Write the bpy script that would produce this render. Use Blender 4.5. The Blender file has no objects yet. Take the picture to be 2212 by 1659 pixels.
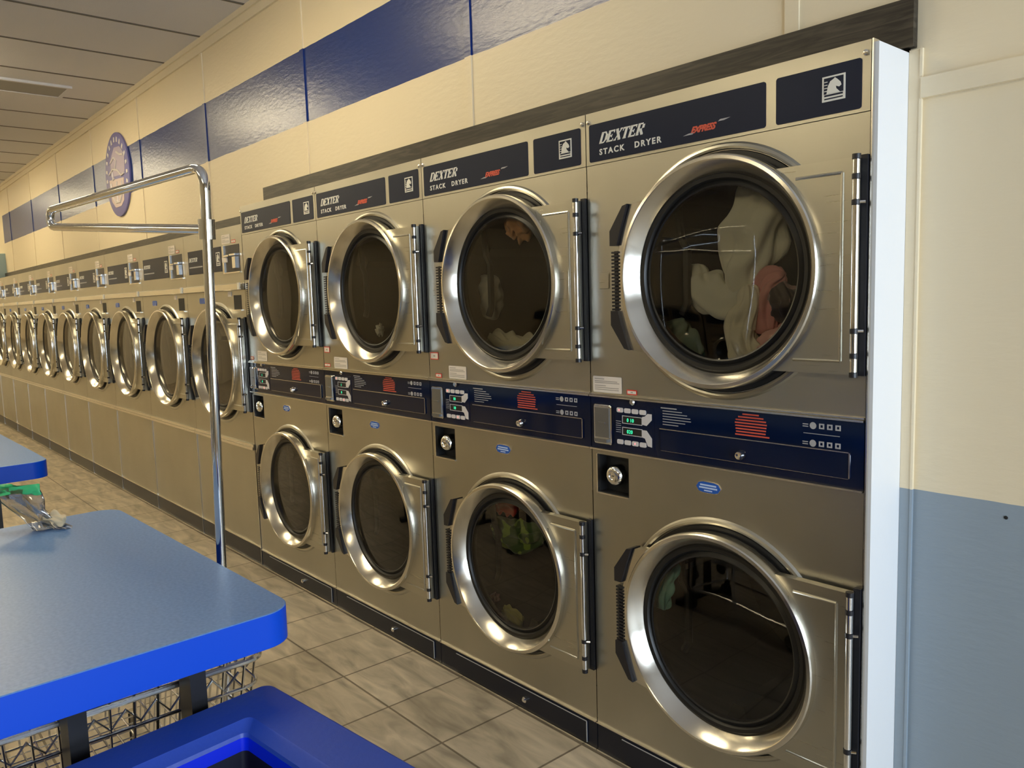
import bpy, bmesh, math, random
from mathutils import Vector, Matrix
PI = math.pi
SC = bpy.context.scene
COL = SC.collection
rnd = random.Random(7)

# ------------------------------------------------------------------ camera
def make_camera():
    yaw, pitch, roll = 0.8570, -0.1063, -0.0300
    f = Vector((-math.sin(yaw) * math.cos(pitch), math.cos(yaw) * math.cos(pitch), math.sin(pitch)))
    r0 = f.cross(Vector((0, 0, 1))).normalized()
    u0 = r0.cross(f)
    r = math.cos(roll) * r0 + math.sin(roll) * u0
    u = -math.sin(roll) * r0 + math.cos(roll) * u0
    cd = bpy.data.cameras.new('camera')
    cd.sensor_width = 36.0
    cd.lens = 1722.87 / 2212 * 36.0
    cd.clip_start = 0.02
    co = bpy.data.objects.new('camera', cd)
    m = Matrix(((r.x, u.x, -f.x, 0.776), (r.y, u.y, -f.y, -1.665), (r.z, u.z, -f.z, 1.3682), (0, 0, 0, 1)))
    co.matrix_world = m
    COL.objects.link(co)
    SC.camera = co
make_camera()

# ------------------------------------------------------------------ world, view, window daylight
SC.view_settings.view_transform = 'Standard'
SC.view_settings.look = 'None'
SC.view_settings.exposure = 0.76
SC.view_settings.gamma = 1.0
SC.view_settings.use_curve_mapping = False
for k_, v_ in (('max_bounces', 8), ('diffuse_bounces', 4), ('glossy_bounces', 4), ('transparent_max_bounces', 8), ('caustics_reflective', False), ('caustics_refractive', False)):
    setattr(SC.cycles, k_, v_)
wd = bpy.data.worlds.new('daylight')
SC.world = wd
wd.use_nodes = True
wd.node_tree.nodes['Background'].inputs[0].default_value = (0.76, 0.86, 1.0, 1)
wd.node_tree.nodes['Background'].inputs[1].default_value = 9.5
RX = 3.4                                   # right wall, with the shop windows
WIN = [(-1.15, -0.05), (-2.55, -1.45)]      # y ranges of the window openings
WZ = (0.35, 2.35)
def portal(y0, y1, z0, z1):
    ld = bpy.data.lights.new('window_portal', 'AREA')
    ld.shape = 'RECTANGLE'; ld.size = y1 - y0; ld.size_y = z1 - z0
    ld.cycles.is_portal = True
    lo = bpy.data.objects.new('window_portal', ld)
    lo.location = (RX + 0.13, (y0 + y1) / 2, (z0 + z1) / 2)
    lo.rotation_euler = (PI / 2, 0, PI / 2)
    COL.objects.link(lo)
for a, b in WIN: portal(a, b, *WZ)
LAMP = 16.0                                # strength of the ceiling fluorescents
LAMP_COL = (1.0, 0.84, 0.53)

# ------------------------------------------------------------------ helpers
def tag(o, label=None, cat=None, group=None, kind=None):
    if label: o['label'] = label
    if cat: o['category'] = cat
    if group: o['group'] = group
    if kind: o['kind'] = kind
    return o

def thing(name, label, cat, loc=(0, 0, 0), rz=0, group=None):
    o = bpy.data.objects.new(name, None)
    o.empty_display_size = 0.1
    o.location = loc; o.rotation_euler = (0, 0, rz)
    COL.objects.link(o)
    return tag(o, label, cat, group)

def copy_tree(o, parent=None):
    c = o.copy(); COL.objects.link(c)
    if parent: c.parent = parent
    for ch in list(o.children): copy_tree(ch, c)
    return c

class MB:
    def __init__(s): s.v = []; s.f = []; s.m = []; s.mi = 0
    def add(s, vs, fs):
        n = len(s.v); s.v += [tuple(v) for v in vs]
        for f in fs: s.f.append([n + i for i in f]); s.m.append(s.mi)
    def box(s, x0, x1, y0, y1, z0, z1):
        s.add([(x0, y0, z0), (x1, y0, z0), (x1, y1, z0), (x0, y1, z0), (x0, y0, z1), (x1, y0, z1), (x1, y1, z1), (x0, y1, z1)],
              [(0, 3, 2, 1), (4, 5, 6, 7), (0, 1, 5, 4), (1, 2, 6, 5), (2, 3, 7, 6), (3, 0, 4, 7)])
    def prism(s, pts, y0, y1, ch=0.0):
        """xz polygon (counter-clockwise seen from -y) extruded from y0 (front) to y1 (back)"""
        n = len(pts)
        cx = sum(p[0] for p in pts) / n; cz = sum(p[1] for p in pts) / n
        if ch:
            def ins(p):
                dx, dz = cx - p[0], cz - p[1]
                return (p[0] + math.copysign(min(ch, abs(dx)), dx), p[1] + math.copysign(min(ch, abs(dz)), dz))
            rings = [[(ins(p)[0], y0, ins(p)[1]) for p in pts], [(p[0], y0 + ch, p[1]) for p in pts], [(p[0], y1, p[1]) for p in pts]]
        else:
            rings = [[(p[0], y0, p[1]) for p in pts], [(p[0], y1, p[1]) for p in pts]]
        vs = [v for r in rings for v in r]
        fs = [list(range(n)), list(range(len(vs) - 1, len(vs) - 1 - n, -1))]
        for k in range(len(rings) - 1):
            for i in range(n):
                j = (i + 1) % n
                fs.append((k * n + i, (k + 1) * n + i, (k + 1) * n + j, k * n + j))
        s.add(vs, fs)
    def rrect(s, x0, x1, z0, z1, y0, y1, r=0.01, ch=0.0, seg=5):
        pts = []
        for cx, cz, a0 in ((x1 - r, z0 + r, -90), (x1 - r, z1 - r, 0), (x0 + r, z1 - r, 90), (x0 + r, z0 + r, 180)):
            for k in range(seg + 1):
                a = math.radians(a0 + 90 * k / seg)
                pts.append((cx + r * math.cos(a), cz + r * math.sin(a)))
        s.prism(pts, y0, y1, ch)
    def frame(s, x0, x1, z0, z1, y0, y1, w):
        s.box(x0, x1, y0, y1, z1 - w, z1); s.box(x0, x1, y0, y1, z0, z0 + w)
        s.box(x0, x0 + w, y0, y1, z0 + w, z1 - w); s.box(x1 - w, x1, y0, y1, z0 + w, z1 - w)
    def lathe(s, prof, cx, cz, n=72, cap0=False, cap1=False):
        """profile [(radius, y)] turned about the y axis through (cx, cz)"""
        vs = []; fs = []
        for r, y in prof:
            for i in range(n):
                a = 2 * PI * i / n
                vs.append((cx + r * math.cos(a), y, cz + r * math.sin(a)))
        for k in range(len(prof) - 1):
            for i in range(n):
                j = (i + 1) % n
                fs.append((k * n + i, k * n + j, (k + 1) * n + j, (k + 1) * n + i))
        if cap0: fs.append(list(range(n - 1, -1, -1)))
        if cap1: fs.append([(len(prof) - 1) * n + i for i in range(n)])
        s.add(vs, fs)
    def tube(s, path, r, n=10, closed=False, caps=True):
        P = [Vector(p) for p in path]; m = len(P)
        up = None; rings = []
        for i in range(m):
            if closed: t = (P[(i + 1) % m] - P[i - 1])
            else: t = P[min(i + 1, m - 1)] - P[max(i - 1, 0)]
            t.normalize()
            if up is None: up = t.orthogonal().normalized()
            up = (up - t * up.dot(t)).normalized(); b = t.cross(up)
            rr = r[i] if isinstance(r, (list, tuple)) else r
            rings.append([P[i] + (up * math.cos(2 * PI * k / n) + b * math.sin(2 * PI * k / n)) * rr for k in range(n)])
        vs = [v for q in rings for v in q]; fs = []
        for k in range(m if closed else m - 1):
            q = (k + 1) % m
            for i in range(n):
                j = (i + 1) % n
                fs.append((k * n + i, k * n + j, q * n + j, q * n + i))
        if caps and not closed:
            fs.append(list(range(n - 1, -1, -1))); fs.append([(m - 1) * n + i for i in range(n)])
        s.add(vs, fs)
    def hole_panel(s, x0, x1, z0, z1, cx, cz, R, y=0.0, depth=0.02, n=96):
        """flat panel with a round hole and a short inward lip"""
        ang = [2 * PI * i / n for i in range(n)]
        for X, Z in ((x0, z0), (x1, z0), (x1, z1), (x0, z1)): ang.append(math.atan2(Z - cz, X - cx) % (2 * PI))
        ang = sorted(set(round(a, 6) for a in ang))
        N = len(ang); inner = []; outer = []
        for a in ang:
            c, q = math.cos(a), math.sin(a)
            tx = ((x1 - cx) / c if c > 1e-9 else (x0 - cx) / c if c < -1e-9 else 1e9)
            tz = ((z1 - cz) / q if q > 1e-9 else (z0 - cz) / q if q < -1e-9 else 1e9)
            t = min(tx, tz)
            inner.append((cx + R * c, y, cz + R * q)); outer.append((cx + t * c, y, cz + t * q))
        vs = inner + outer + [(p[0], y + depth, p[2]) for p in inner]
        fs = []
        for i in range(N):
            j = (i + 1) % N
            fs.append((i, N + i, N + j, j)); fs.append((i, j, 2 * N + j, 2 * N + i))
        s.add(vs, fs)
    def build(s, name, mats, parent=None, sharp=35, recalc=True):
        me = bpy.data.meshes.new(name)
        me.from_pydata(s.v, [], s.f)
        for m in (mats if isinstance(mats, (list, tuple)) else [mats]): me.materials.append(m)
        for p, mi in zip(me.polygons, s.m): p.material_index = mi
        if recalc:
            b = bmesh.new(); b.from_mesh(me)
            bmesh.ops.remove_doubles(b, verts=b.verts, dist=1e-6)
            bmesh.ops.recalc_face_normals(b, faces=b.faces)
            b.to_mesh(me); b.free()
        me.polygons.foreach_set('use_smooth', [True] * len(me.polygons))
        try: me.set_sharp_from_angle(angle=math.radians(sharp))
        except Exception: pass
        me.update()
        o = bpy.data.objects.new(name, me); COL.objects.link(o)
        if parent: o.parent = parent
        return o

def arc(c, r, a0, a1, n, plane='xz'):
    out = []
    for i in range(n + 1):
        a = math.radians(a0 + (a1 - a0) * i / n)
        p, q = r * math.cos(a), r * math.sin(a)
        out.append((c[0] + p, c[1], c[2] + q) if plane == 'xz' else (c[0] + p, c[1] + q, c[2]))
    return out

# ------------------------------------------------------------------ materials
def new_mat(name):
    m = bpy.data.materials.new(name); m.use_nodes = True
    return m, m.node_tree.nodes, m.node_tree.links, m.node_tree.nodes['Principled BSDF']
def mat(name, col, rough=0.5, metal=0.0, spec=None, coat=0.0, emit=None, estr=0.0, sheen=0.0, noise=0.0, nscale=8.0, bump=0.0, bscale=60.0, stretch=(1, 1, 1)):
    m, N, L, b = new_mat(name)
    b.inputs['Base Color'].default_value = (*col, 1)
    b.inputs['Roughness'].default_value = rough
    b.inputs['Metallic'].default_value = metal
    if spec is not None: b.inputs['Specular IOR Level'].default_value = spec
    if coat: b.inputs['Coat Weight'].default_value = coat; b.inputs['Coat Roughness'].default_value = 0.08
    if sheen: b.inputs['Sheen Weight'].default_value = sheen
    if emit: b.inputs['Emission Color'].default_value = (*emit, 1); b.inputs['Emission Strength'].default_value = estr
    if noise or bump:
        tc = N.new('ShaderNodeTexCoord'); mp = N.new('ShaderNodeMapping'); mp.inputs['Scale'].default_value = stretch
        L.new(tc.outputs['Object'], mp.inputs[0])
    if noise:
        t = N.new('ShaderNodeTexNoise'); t.inputs['Scale'].default_value = nscale; t.inputs['Detail'].default_value = 4
        L.new(mp.outputs[0], t.inputs['Vector'])
        r = N.new('ShaderNodeMapRange'); r.inputs[3].default_value = 1 - noise; r.inputs[4].default_value = 1 + noise
        L.new(t.outputs['Fac'], r.inputs[0])
        x = N.new('ShaderNodeMix'); x.data_type = 'RGBA'; x.blend_type = 'MULTIPLY'; x.inputs[0].default_value = 1
        x.inputs[6].default_value = (*col, 1); L.new(r.outputs[0], x.inputs[7]); L.new(x.outputs[2], b.inputs['Base Color'])
    if bump:
        t = N.new('ShaderNodeTexNoise'); t.inputs['Scale'].default_value = bscale; t.inputs['Detail'].default_value = 3
        L.new(mp.outputs[0], t.inputs['Vector'])
        bp = N.new('ShaderNodeBump'); bp.inputs['Strength'].default_value = bump; bp.inputs['Distance'].default_value = 0.01
        L.new(t.outputs['Fac'], bp.inputs['Height']); L.new(bp.outputs[0], b.inputs['Normal'])
    return m

def steel_mat(name, col, rough, brush=0.07, stretch=(1.2, 60, 60)):
    m, N, L, b = new_mat(name)
    b.inputs['Metallic'].default_value = 1.0
    tc = N.new('ShaderNodeTexCoord'); mp = N.new('ShaderNodeMapping'); mp.inputs['Scale'].default_value = stretch
    L.new(tc.outputs['Object'], mp.inputs[0])
    t = N.new('ShaderNodeTexNoise'); t.inputs['Scale'].default_value = 6; t.inputs['Detail'].default_value = 5
    L.new(mp.outputs[0], t.inputs['Vector'])
    r = N.new('ShaderNodeMapRange'); r.inputs[3].default_value = rough - brush; r.inputs[4].default_value = rough + brush
    L.new(t.outputs['Fac'], r.inputs[0]); L.new(r.outputs[0], b.inputs['Roughness'])
    # broad smudges from wiping
    t2 = N.new('ShaderNodeTexNoise'); t2.inputs['Scale'].default_value = 2.2; t2.inputs['Detail'].default_value = 3
    L.new(tc.outputs['Object'], t2.inputs['Vector'])
    r2 = N.new('ShaderNodeMapRange'); r2.inputs[1].default_value = 0.3; r2.inputs[2].default_value = 0.7
    r2.inputs[3].default_value = 0.9; r2.inputs[4].default_value = 1.05
    L.new(t2.outputs['Fac'], r2.inputs[0])
    x = N.new('ShaderNodeMix'); x.data_type = 'RGBA'; x.blend_type = 'MULTIPLY'; x.inputs[0].default_value = 1
    x.inputs[6].default_value = (*col, 1); L.new(r2.outputs[0], x.inputs[7]); L.new(x.outputs[2], b.inputs['Base Color'])
    return m

M = {}
M['steel'] = steel_mat('brushed_steel', (0.49, 0.475, 0.415), 0.33)
M['steel_ring'] = steel_mat('door_ring_steel', (0.72, 0.69, 0.62), 0.20, 0.04, (8, 8, 8))
M['steel_plate'] = steel_mat('hinge_plate_steel', (0.52, 0.505, 0.44), 0.30)
M['chrome'] = mat('chrome', (0.80, 0.80, 0.80), 0.09, 1.0)
M['bright'] = mat('bright_trim', (0.80, 0.77, 0.70), 0.22, 1.0)
M['zinc'] = mat('zinc_wire', (0.78, 0.76, 0.72), 0.22, 1.0)
M['navy'] = mat('navy_enamel', (0.003, 0.009, 0.030), 0.35, 0, 0.22)
M['navy_gloss'] = mat('navy_gloss_panel', (0.002, 0.007, 0.030), 0.10, 0, 0.4)
M['kick'] = mat('kick_plate_dark', (0.006, 0.008, 0.017), 0.28, 0, 0.3)
M['black'] = mat('black_plastic', (0.010, 0.010, 0.014), 0.38)
M['rubber'] = mat('black_rubber', (0.008, 0.008, 0.008), 0.42)
M['dark'] = mat('dark_recess', (0.006, 0.006, 0.006), 0.6)
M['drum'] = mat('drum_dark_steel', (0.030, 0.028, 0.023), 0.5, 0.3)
M['white_ink'] = mat('white_ink', (0.75, 0.74, 0.68), 0.5)
M['grey_ink'] = mat('grey_ink', (0.38, 0.38, 0.40), 0.5)
M['red_ink'] = mat('red_ink', (0.62, 0.09, 0.05), 0.5)
M['label'] = mat('paper_label', (0.78, 0.72, 0.66), 0.6)
M['label_ink'] = mat('label_ink', (0.36, 0.33, 0.30), 0.6)
M['label_red'] = mat('label_red', (0.70, 0.06, 0.04), 0.5)
M['badge'] = mat('blue_badge', (0.02, 0.10, 0.45), 0.25, 0, 0.5)
M['badge_ink'] = mat('badge_ink', (0.45, 0.60, 0.85), 0.4)
M['digits'] = mat('green_digits', (0.02, 0.4, 0.2), 0.5, emit=(0.05, 1.0, 0.45), estr=0.7)
M['led'] = mat('red_led', (0.6, 0.05, 0.05), 0.5, emit=(1.0, 0.15, 0.15), estr=2.0)
M['coin_grey'] = mat('coin_slide_grey', (0.22, 0.22, 0.22), 0.35, 0.7)
M['button'] = mat('keypad_white', (0.62, 0.60, 0.62), 0.4)
M['ceiling_w'] = mat('ceiling_board', (0.70, 0.69, 0.70), 0.9, bump=0.3, bscale=140)
M['grid'] = mat('ceiling_joint', (0.20, 0.175, 0.145), 0.9, 0, 0.0)
M['vent'] = mat('vent_grey', (0.34, 0.33, 0.30), 0.6)
M['cream'] = mat('cream_paint', (0.80, 0.71, 0.53), 0.42, bump=0.06, bscale=25)
M['white_paint'] = mat('white_paint', (0.80, 0.80, 0.80), 0.4, bump=0.05, bscale=30)
M['dark_wood'] = None
M['blue_edge'] = mat('blue_table_edge', (0.0, 0.062, 0.58), 0.40, 0, 0.35)
M['blue_tub'] = mat('blue_tub_plastic', (0.015, 0.06, 0.42), 0.42, bump=0.05, bscale=90)
M['tub_shade'] = mat('tub_shade_navy', (0.002, 0.003, 0.02), 0.5)  # near-black blue: the tub's inner shade put into the colour
M['blue_lip'] = mat('blue_tub_inside', (0.0, 0.02, 0.75), 0.35)
M['leg_black'] = mat('black_metal_leg', (0.008, 0.008, 0.010), 0.35)
M['bag_green'] = mat('green_zip_band', (0.05, 0.42, 0.16), 0.35)
M['food'] = mat('soap_pod_beige', (0.55, 0.42, 0.26), 0.6, noise=0.3, nscale=60)
M['teal_box'] = mat('pale_teal_box', (0.35, 0.47, 0.48), 0.5)

def ramp_z_wall():
    """cream wall with a navy stripe and a light blue dado, both painted on at fixed heights"""
    m, N, L, b = new_mat('painted_wall')
    tc = N.new('ShaderNodeTexCoord'); sp = N.new('ShaderNodeSeparateXYZ'); L.new(tc.outputs['Object'], sp.inputs[0])
    nz = N.new('ShaderNodeTexNoise'); nz.inputs['Scale'].default_value = 9; L.new(tc.outputs['Object'], nz.inputs['Vector'])
    ma = N.new('ShaderNodeMath'); ma.operation = 'MULTIPLY_ADD'; L.new(nz.outputs['Fac'], ma.inputs[0]); ma.inputs[1].default_value = 0.006
    L.new(sp.outputs['Z'], ma.inputs[2])
    def step(sock, v, op='GREATER_THAN'):
        c = N.new('ShaderNodeMath'); c.operation = op; L.new(sock, c.inputs[0]); c.inputs[1].default_value = v; return c.outputs[0]
    def mul(a, c):
        x = N.new('ShaderNodeMath'); x.operation = 'MULTIPLY'; L.new(a, x.inputs[0]); L.new(c, x.inputs[1]); return x.outputs[0]
    stripe = mul(mul(step(ma.outputs[0], 2.220), step(ma.outputs[0], 2.548, 'LESS_THAN')), step(sp.outputs['X'], -10.62))
    dado = step(ma.outputs[0], 0.922, 'LESS_THAN')
    def mix(fac, a, c):
        x = N.new('ShaderNodeMix'); x.data_type = 'RGBA'; L.new(fac, x.inputs[0])
        if isinstance(a, tuple): x.inputs[6].default_value = (*a, 1)
        else: L.new(a, x.inputs[6])
        if isinstance(c, tuple): x.inputs[7].default_value = (*c, 1)
        else: L.new(c, x.inputs[7])
        return x.outputs[2]
    c1 = mix(stripe, (0.79, 0.68, 0.48), (0.009, 0.034, 0.19))
    c2 = mix(dado, c1, (0.27, 0.33, 0.385))
    L.new(c2, b.inputs['Base Color'])
    b.inputs['Specular IOR Level'].default_value = 0.75
    rr = N.new('ShaderNodeMapRange'); L.new(stripe, rr.inputs[0]); rr.inputs[3].default_value = 0.50; rr.inputs[4].default_value = 0.29
    L.new(rr.outputs[0], b.inputs['Roughness'])
    mp = N.new('ShaderNodeMapping'); mp.inputs['Scale'].default_value = (1, 1, 3); L.new(tc.outputs['Object'], mp.inputs[0])
    t = N.new('ShaderNodeTexNoise'); t.inputs['Scale'].default_value = 22; t.inputs['Detail'].default_value = 4; L.new(mp.outputs[0], t.inputs['Vector'])
    bp = N.new('ShaderNodeBump'); bp.inputs['Strength'].default_value = 0.12; bp.inputs['Distance'].default_value = 0.01
    L.new(t.outputs['Fac'], bp.inputs['Height']); L.new(bp.outputs[0], b.inputs['Normal'])
    return m
M['wall'] = ramp_z_wall()

def wood_mat():
    m, N, L, b = new_mat('dark_stained_board')
    tc = N.new('ShaderNodeTexCoord'); mp = N.new('ShaderNodeMapping'); mp.inputs['Scale'].default_value = (2.0, 12, 26)
    L.new(tc.outputs['Object'], mp.inputs[0])
    t = N.new('ShaderNodeTexNoise'); t.inputs['Scale'].default_value = 2.2; t.inputs['Detail'].default_value = 7; t.inputs['Distortion'].default_value = 1.6
    L.new(mp.outputs[0], t.inputs['Vector'])
    r = N.new('ShaderNodeValToRGB'); L.new(t.outputs['Fac'], r.inputs[0])
    r.color_ramp.elements[0].position = 0.42; r.color_ramp.elements[0].color = (0.012, 0.009, 0.006, 1)
    r.color_ramp.elements[1].position = 0.72; r.color_ramp.elements[1].color = (0.062, 0.050, 0.036, 1)
    L.new(r.outputs[0], b.inputs['Base Color']); b.inputs['Roughness'].default_value = 0.38
    return m
M['dark_wood'] = wood_mat()

def floor_mat():
    """stone-look tiles, 0.307 m squares with thin joints"""
    m, N, L, b = new_mat('stone_tile_floor')
    tc = N.new('ShaderNodeTexCoord'); mp = N.new('ShaderNodeMapping')
    mp.inputs['Location'].default_value = (0.246 / 0.307, 0.315 / 0.307, 0); mp.inputs['Scale'].default_value = (1 / 0.307, 1 / 0.307, 1)
    L.new(tc.outputs['Object'], mp.inputs[0])
    br = N.new('ShaderNodeTexBrick'); br.offset = 0.0; br.inputs['Scale'].default_value = 1
    br.inputs['Mortar Size'].default_value = 0.014; br.inputs['Mortar Smooth'].default_value = 0.3
    br.inputs['Brick Width'].default_value = 1; br.inputs['Row Height'].default_value = 1
    br.inputs['Color1'].default_value = (0.50, 0.425, 0.315, 1); br.inputs['Color2'].default_value = (0.43, 0.36, 0.26, 1)
    br.inputs['Mortar'].default_value = (0.16, 0.125, 0.085, 1)
    L.new(mp.outputs[0], br.inputs['Vector'])
    wob = N.new('ShaderNodeMapping'); wob.inputs['Scale'].default_value = (1.6, 6.5, 1); wob.inputs['Rotation'].default_value = (0, 0, 0.25)
    L.new(tc.outputs['Object'], wob.inputs[0])
    n1 = N.new('ShaderNodeTexNoise'); n1.inputs['Scale'].default_value = 2.6; n1.inputs['Detail'].default_value = 7; n1.inputs['Distortion'].default_value = 0.9
    L.new(wob.outputs[0], n1.inputs['Vector'])
    r = N.new('ShaderNodeMapRange'); r.inputs[1].default_value = 0.3; r.inputs[2].default_value = 0.7; r.inputs[3].default_value = 0.62; r.inputs[4].default_value = 1.32
    L.new(n1.outputs['Fac'], r.inputs[0])
    x = N.new('ShaderNodeMix'); x.data_type = 'RGBA'; x.blend_type = 'MULTIPLY'; x.inputs[0].default_value = 1
    L.new(br.outputs['Color'], x.inputs[6]); L.new(r.outputs[0], x.inputs[7]); L.new(x.outputs[2], b.inputs['Base Color'])
    b.inputs['Roughness'].default_value = 0.42
    bp = N.new('ShaderNodeBump'); bp.inputs['Strength'].default_value = 0.35; bp.inputs['Distance'].default_value = 0.004
    ad = N.new('ShaderNodeMath'); ad.operation = 'SUBTRACT'; L.new(n1.outputs['Fac'], ad.inputs[0]); L.new(br.outputs['Fac'], ad.inputs[1])
    L.new(ad.outputs[0], bp.inputs['Height']); L.new(bp.outputs[0], b.inputs['Normal'])
    return m
M['floor'] = floor_mat()

def laminate():
    m, N, L, b = new_mat('blue_grey_laminate')
    tc = N.new('ShaderNodeTexCoord'); t = N.new('ShaderNodeTexNoise'); t.inputs['Scale'].default_value = 160; t.inputs['Detail'].default_value = 2
    L.new(tc.outputs['Object'], t.inputs['Vector'])
    r = N.new('ShaderNodeValToRGB'); L.new(t.outputs['Fac'], r.inputs[0])
    r.color_ramp.elements[0].position = 0.35; r.color_ramp.elements[0].color = (0.080, 0.195, 0.47, 1)
    r.color_ramp.elements[1].position = 0.65; r.color_ramp.elements[1].color = (0.110, 0.235, 0.53, 1)
    L.new(r.outputs[0], b.inputs['Base Color']); b.inputs['Roughness'].default_value = 0.38
    return m
M['laminate'] = laminate()

def glass_mat(name, tint, gl=0.02, ior=1.5, mult=1.0):
    m = bpy.data.materials.new(name); m.use_nodes = True
    N = m.node_tree.nodes; L = m.node_tree.links; N.clear()
    o = N.new('ShaderNodeOutputMaterial'); mx = N.new('ShaderNodeMixShader')
    tr = N.new('ShaderNodeBsdfTransparent'); tr.inputs[0].default_value = (*tint, 1)
    g = N.new('ShaderNodeBsdfGlossy'); g.inputs['Roughness'].default_value = gl; g.inputs[0].default_value = (0.9, 0.9, 0.9, 1)
    fr = N.new('ShaderNodeFresnel'); fr.inputs[0].default_value = ior
    mu = N.new('ShaderNodeMath'); mu.operation = 'MULTIPLY'; mu.use_clamp = True; mu.inputs[1].default_value = mult
    L.new(fr.outputs[0], mu.inputs[0]); L.new(mu.outputs[0], mx.inputs[0])
    L.new(tr.outputs[0], mx.inputs[1]); L.new(g.outputs[0], mx.inputs[2]); L.new(mx.outputs[0], o.inputs[0])
    return m
M['glass'] = glass_mat('door_glass', (0.86, 0.86, 0.82), 0.02, 1.5, 1.15)
M['bag'] = glass_mat('clear_bag_plastic', (0.80, 0.80, 0.82), 0.12, 1.6, 3.0)
M['pane'] = glass_mat('window_glass', (0.95, 0.97, 0.97))

def cloth_mat(name, col, spots=None):
    m, N, L, b = new_mat(name)
    b.inputs['Base Color'].default_value = (*col, 1); b.inputs['Roughness'].default_value = 0.85; b.inputs['Sheen Weight'].default_value = 0.3
    if spots:
        tc = N.new('ShaderNodeTexCoord'); t = N.new('ShaderNodeTexNoise'); t.inputs['Scale'].default_value = 14; t.inputs['Detail'].default_value = 1
        L.new(tc.outputs['Object'], t.inputs['Vector'])
        r = N.new('ShaderNodeValToRGB'); L.new(t.outputs['Fac'], r.inputs[0]); r.color_ramp.interpolation = 'CONSTANT'
        r.color_ramp.elements[0].color = (*col, 1); r.color_ramp.elements[1].position = 0.56; r.color_ramp.elements[1].color = (*spots, 1)
        L.new(r.outputs[0], b.inputs['Base Color'])
    return m

# ------------------------------------------------------------------ the room
YW = 0.15                                   # face of the back wall (the machines stand through it)
XL = -12.6; YF = -5.2; ZC = 2.90
def struct(name, mb, mats, **k):
    o = mb.build(name, mats, **k); o['kind'] = 'structure'; return o
b = MB(); b.box(XL - 0.2, RX + 0.3, YF - 0.2, 1.4, -0.10, 0.0); struct('floor', b, M['floor'])
b = MB(); b.box(XL - 0.2, RX + 0.3, YF - 0.2, 1.4, ZC + 0.012, ZC + 0.12)
b.mi = 0
x = -12.57 + 0.02
# ceiling boards with real gaps between them
xb = -12.56
while xb < RX + 0.3:
    for y0, y1 in ((YF, 1.3),):
        b.box(xb + 0.013, xb + 0.605, y0 + 0.005, y1 - 0.005 if y1 < 1 else y1, ZC, ZC + 0.011)
    b.mi = 1; b.box(xb + 0.607, xb + 0.621, YF, 1.3, ZC - 0.0015, ZC + 0.012); b.mi = 0
    xb += 0.618
struct('ceiling', b, [M['ceiling_w'], M['grid']], recalc=False)
XS = -3.2; PITCH = 0.845; NS = 10            # single dryers: from XS to the left
ZT = 1.87; ZS = 1.785                        # tops of the stacked and of the single dryers
b = MB()
b.box(XL, XS, YW, YW + 0.1, ZS + 0.005, ZC)              # above the single dryers
b.box(XS, 0.003, YW, YW + 0.1, ZT + 0.005, ZC)           # above the stacked dryers
b.box(0.012, RX, YW, YW + 0.1, 0, ZC)                    # right of the dryers
b.box(XL, XS - PITCH * NS - 0.01, YW, YW + 0.1, 0, ZS + 0.005)
struct('wall_back', b, M['wall'])
b = MB(); b.box(XL - 0.1, RX + 0.2, 1.3, 1.4, 0, ZC); struct('wall_service', b, M['dark'])
b = MB(); b.box(XL - 0.1, XL, YF, 1.3, 0, ZC); struct('wall_left', b, M['cream'])
b = MB(); b.box(XL - 0.1, RX + 0.2, YF - 0.1, YF, 0, ZC); struct('wall_front', b, mat('far_wall_tan_paint', (0.42, 0.37, 0.28), 0.6))
b = MB()
b.box(RX, RX + 0.15, YF, 1.3, 0, WZ[0]); b.box(RX, RX + 0.15, YF, 1.3, WZ[1], ZC)
ys = [YF] + [v for w in sorted(WIN) for v in w] + [1.3]
for i in range(0, len(ys), 2): b.box(RX, RX + 0.15, ys[i], ys[i + 1], WZ[0], WZ[1])
struct('wall_right', b, M['cream'])
for i, (a, c) in enumerate(WIN):
    b = MB(); w = 0.04
    b.box(RX + 0.03, RX + 0.09, a, a + w, *WZ); b.box(RX + 0.03, RX + 0.09, c - w, c, *WZ)
    b.box(RX + 0.03, RX + 0.09, a + w, c - w, WZ[0], WZ[0] + w); b.box(RX + 0.03, RX + 0.09, a + w, c - w, WZ[1] - w, WZ[1])
    wo = struct('window_%d' % (i + 1), b, M['bright'])
    b = MB(); b.box(RX + 0.055, RX + 0.061, a + w, c - w, WZ[0] + w, WZ[1] - w); b.build('window_pane', M['pane'], wo)
# white end panel beside the first stacked dryer
b = MB(); b.box(0.0045, 0.012, 0.004, YW, 0, ZT - 0.006); 
o = struct('wall_end', b, M['white_paint'])
b = MB(); b.box(0.0015, 0.0045, -0.004, 0.02, 0, ZT); struct('trim_corner', b, M['bright'])
# crown trim and the batten seams between the wall boards
b = MB()
b.box(XL, RX, YW - 0.012, YW, 2.825, ZC); b.box(XL, RX, YW - 0.022, YW - 0.012, 2.87, ZC); struct('trim_1', b, M['cream'])
n = 2; xs = -0.262
while xs > XL:
    b = MB(); zlo = (1.974 if xs > -3.0 else 1.862)
    b.box(xs - 0.018, xs + 0.018, YW - 0.006, YW, zlo, 2.825)
    struct('trim_%d' % n, b, M['wall']); n += 1; xs -= 1.236
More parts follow.
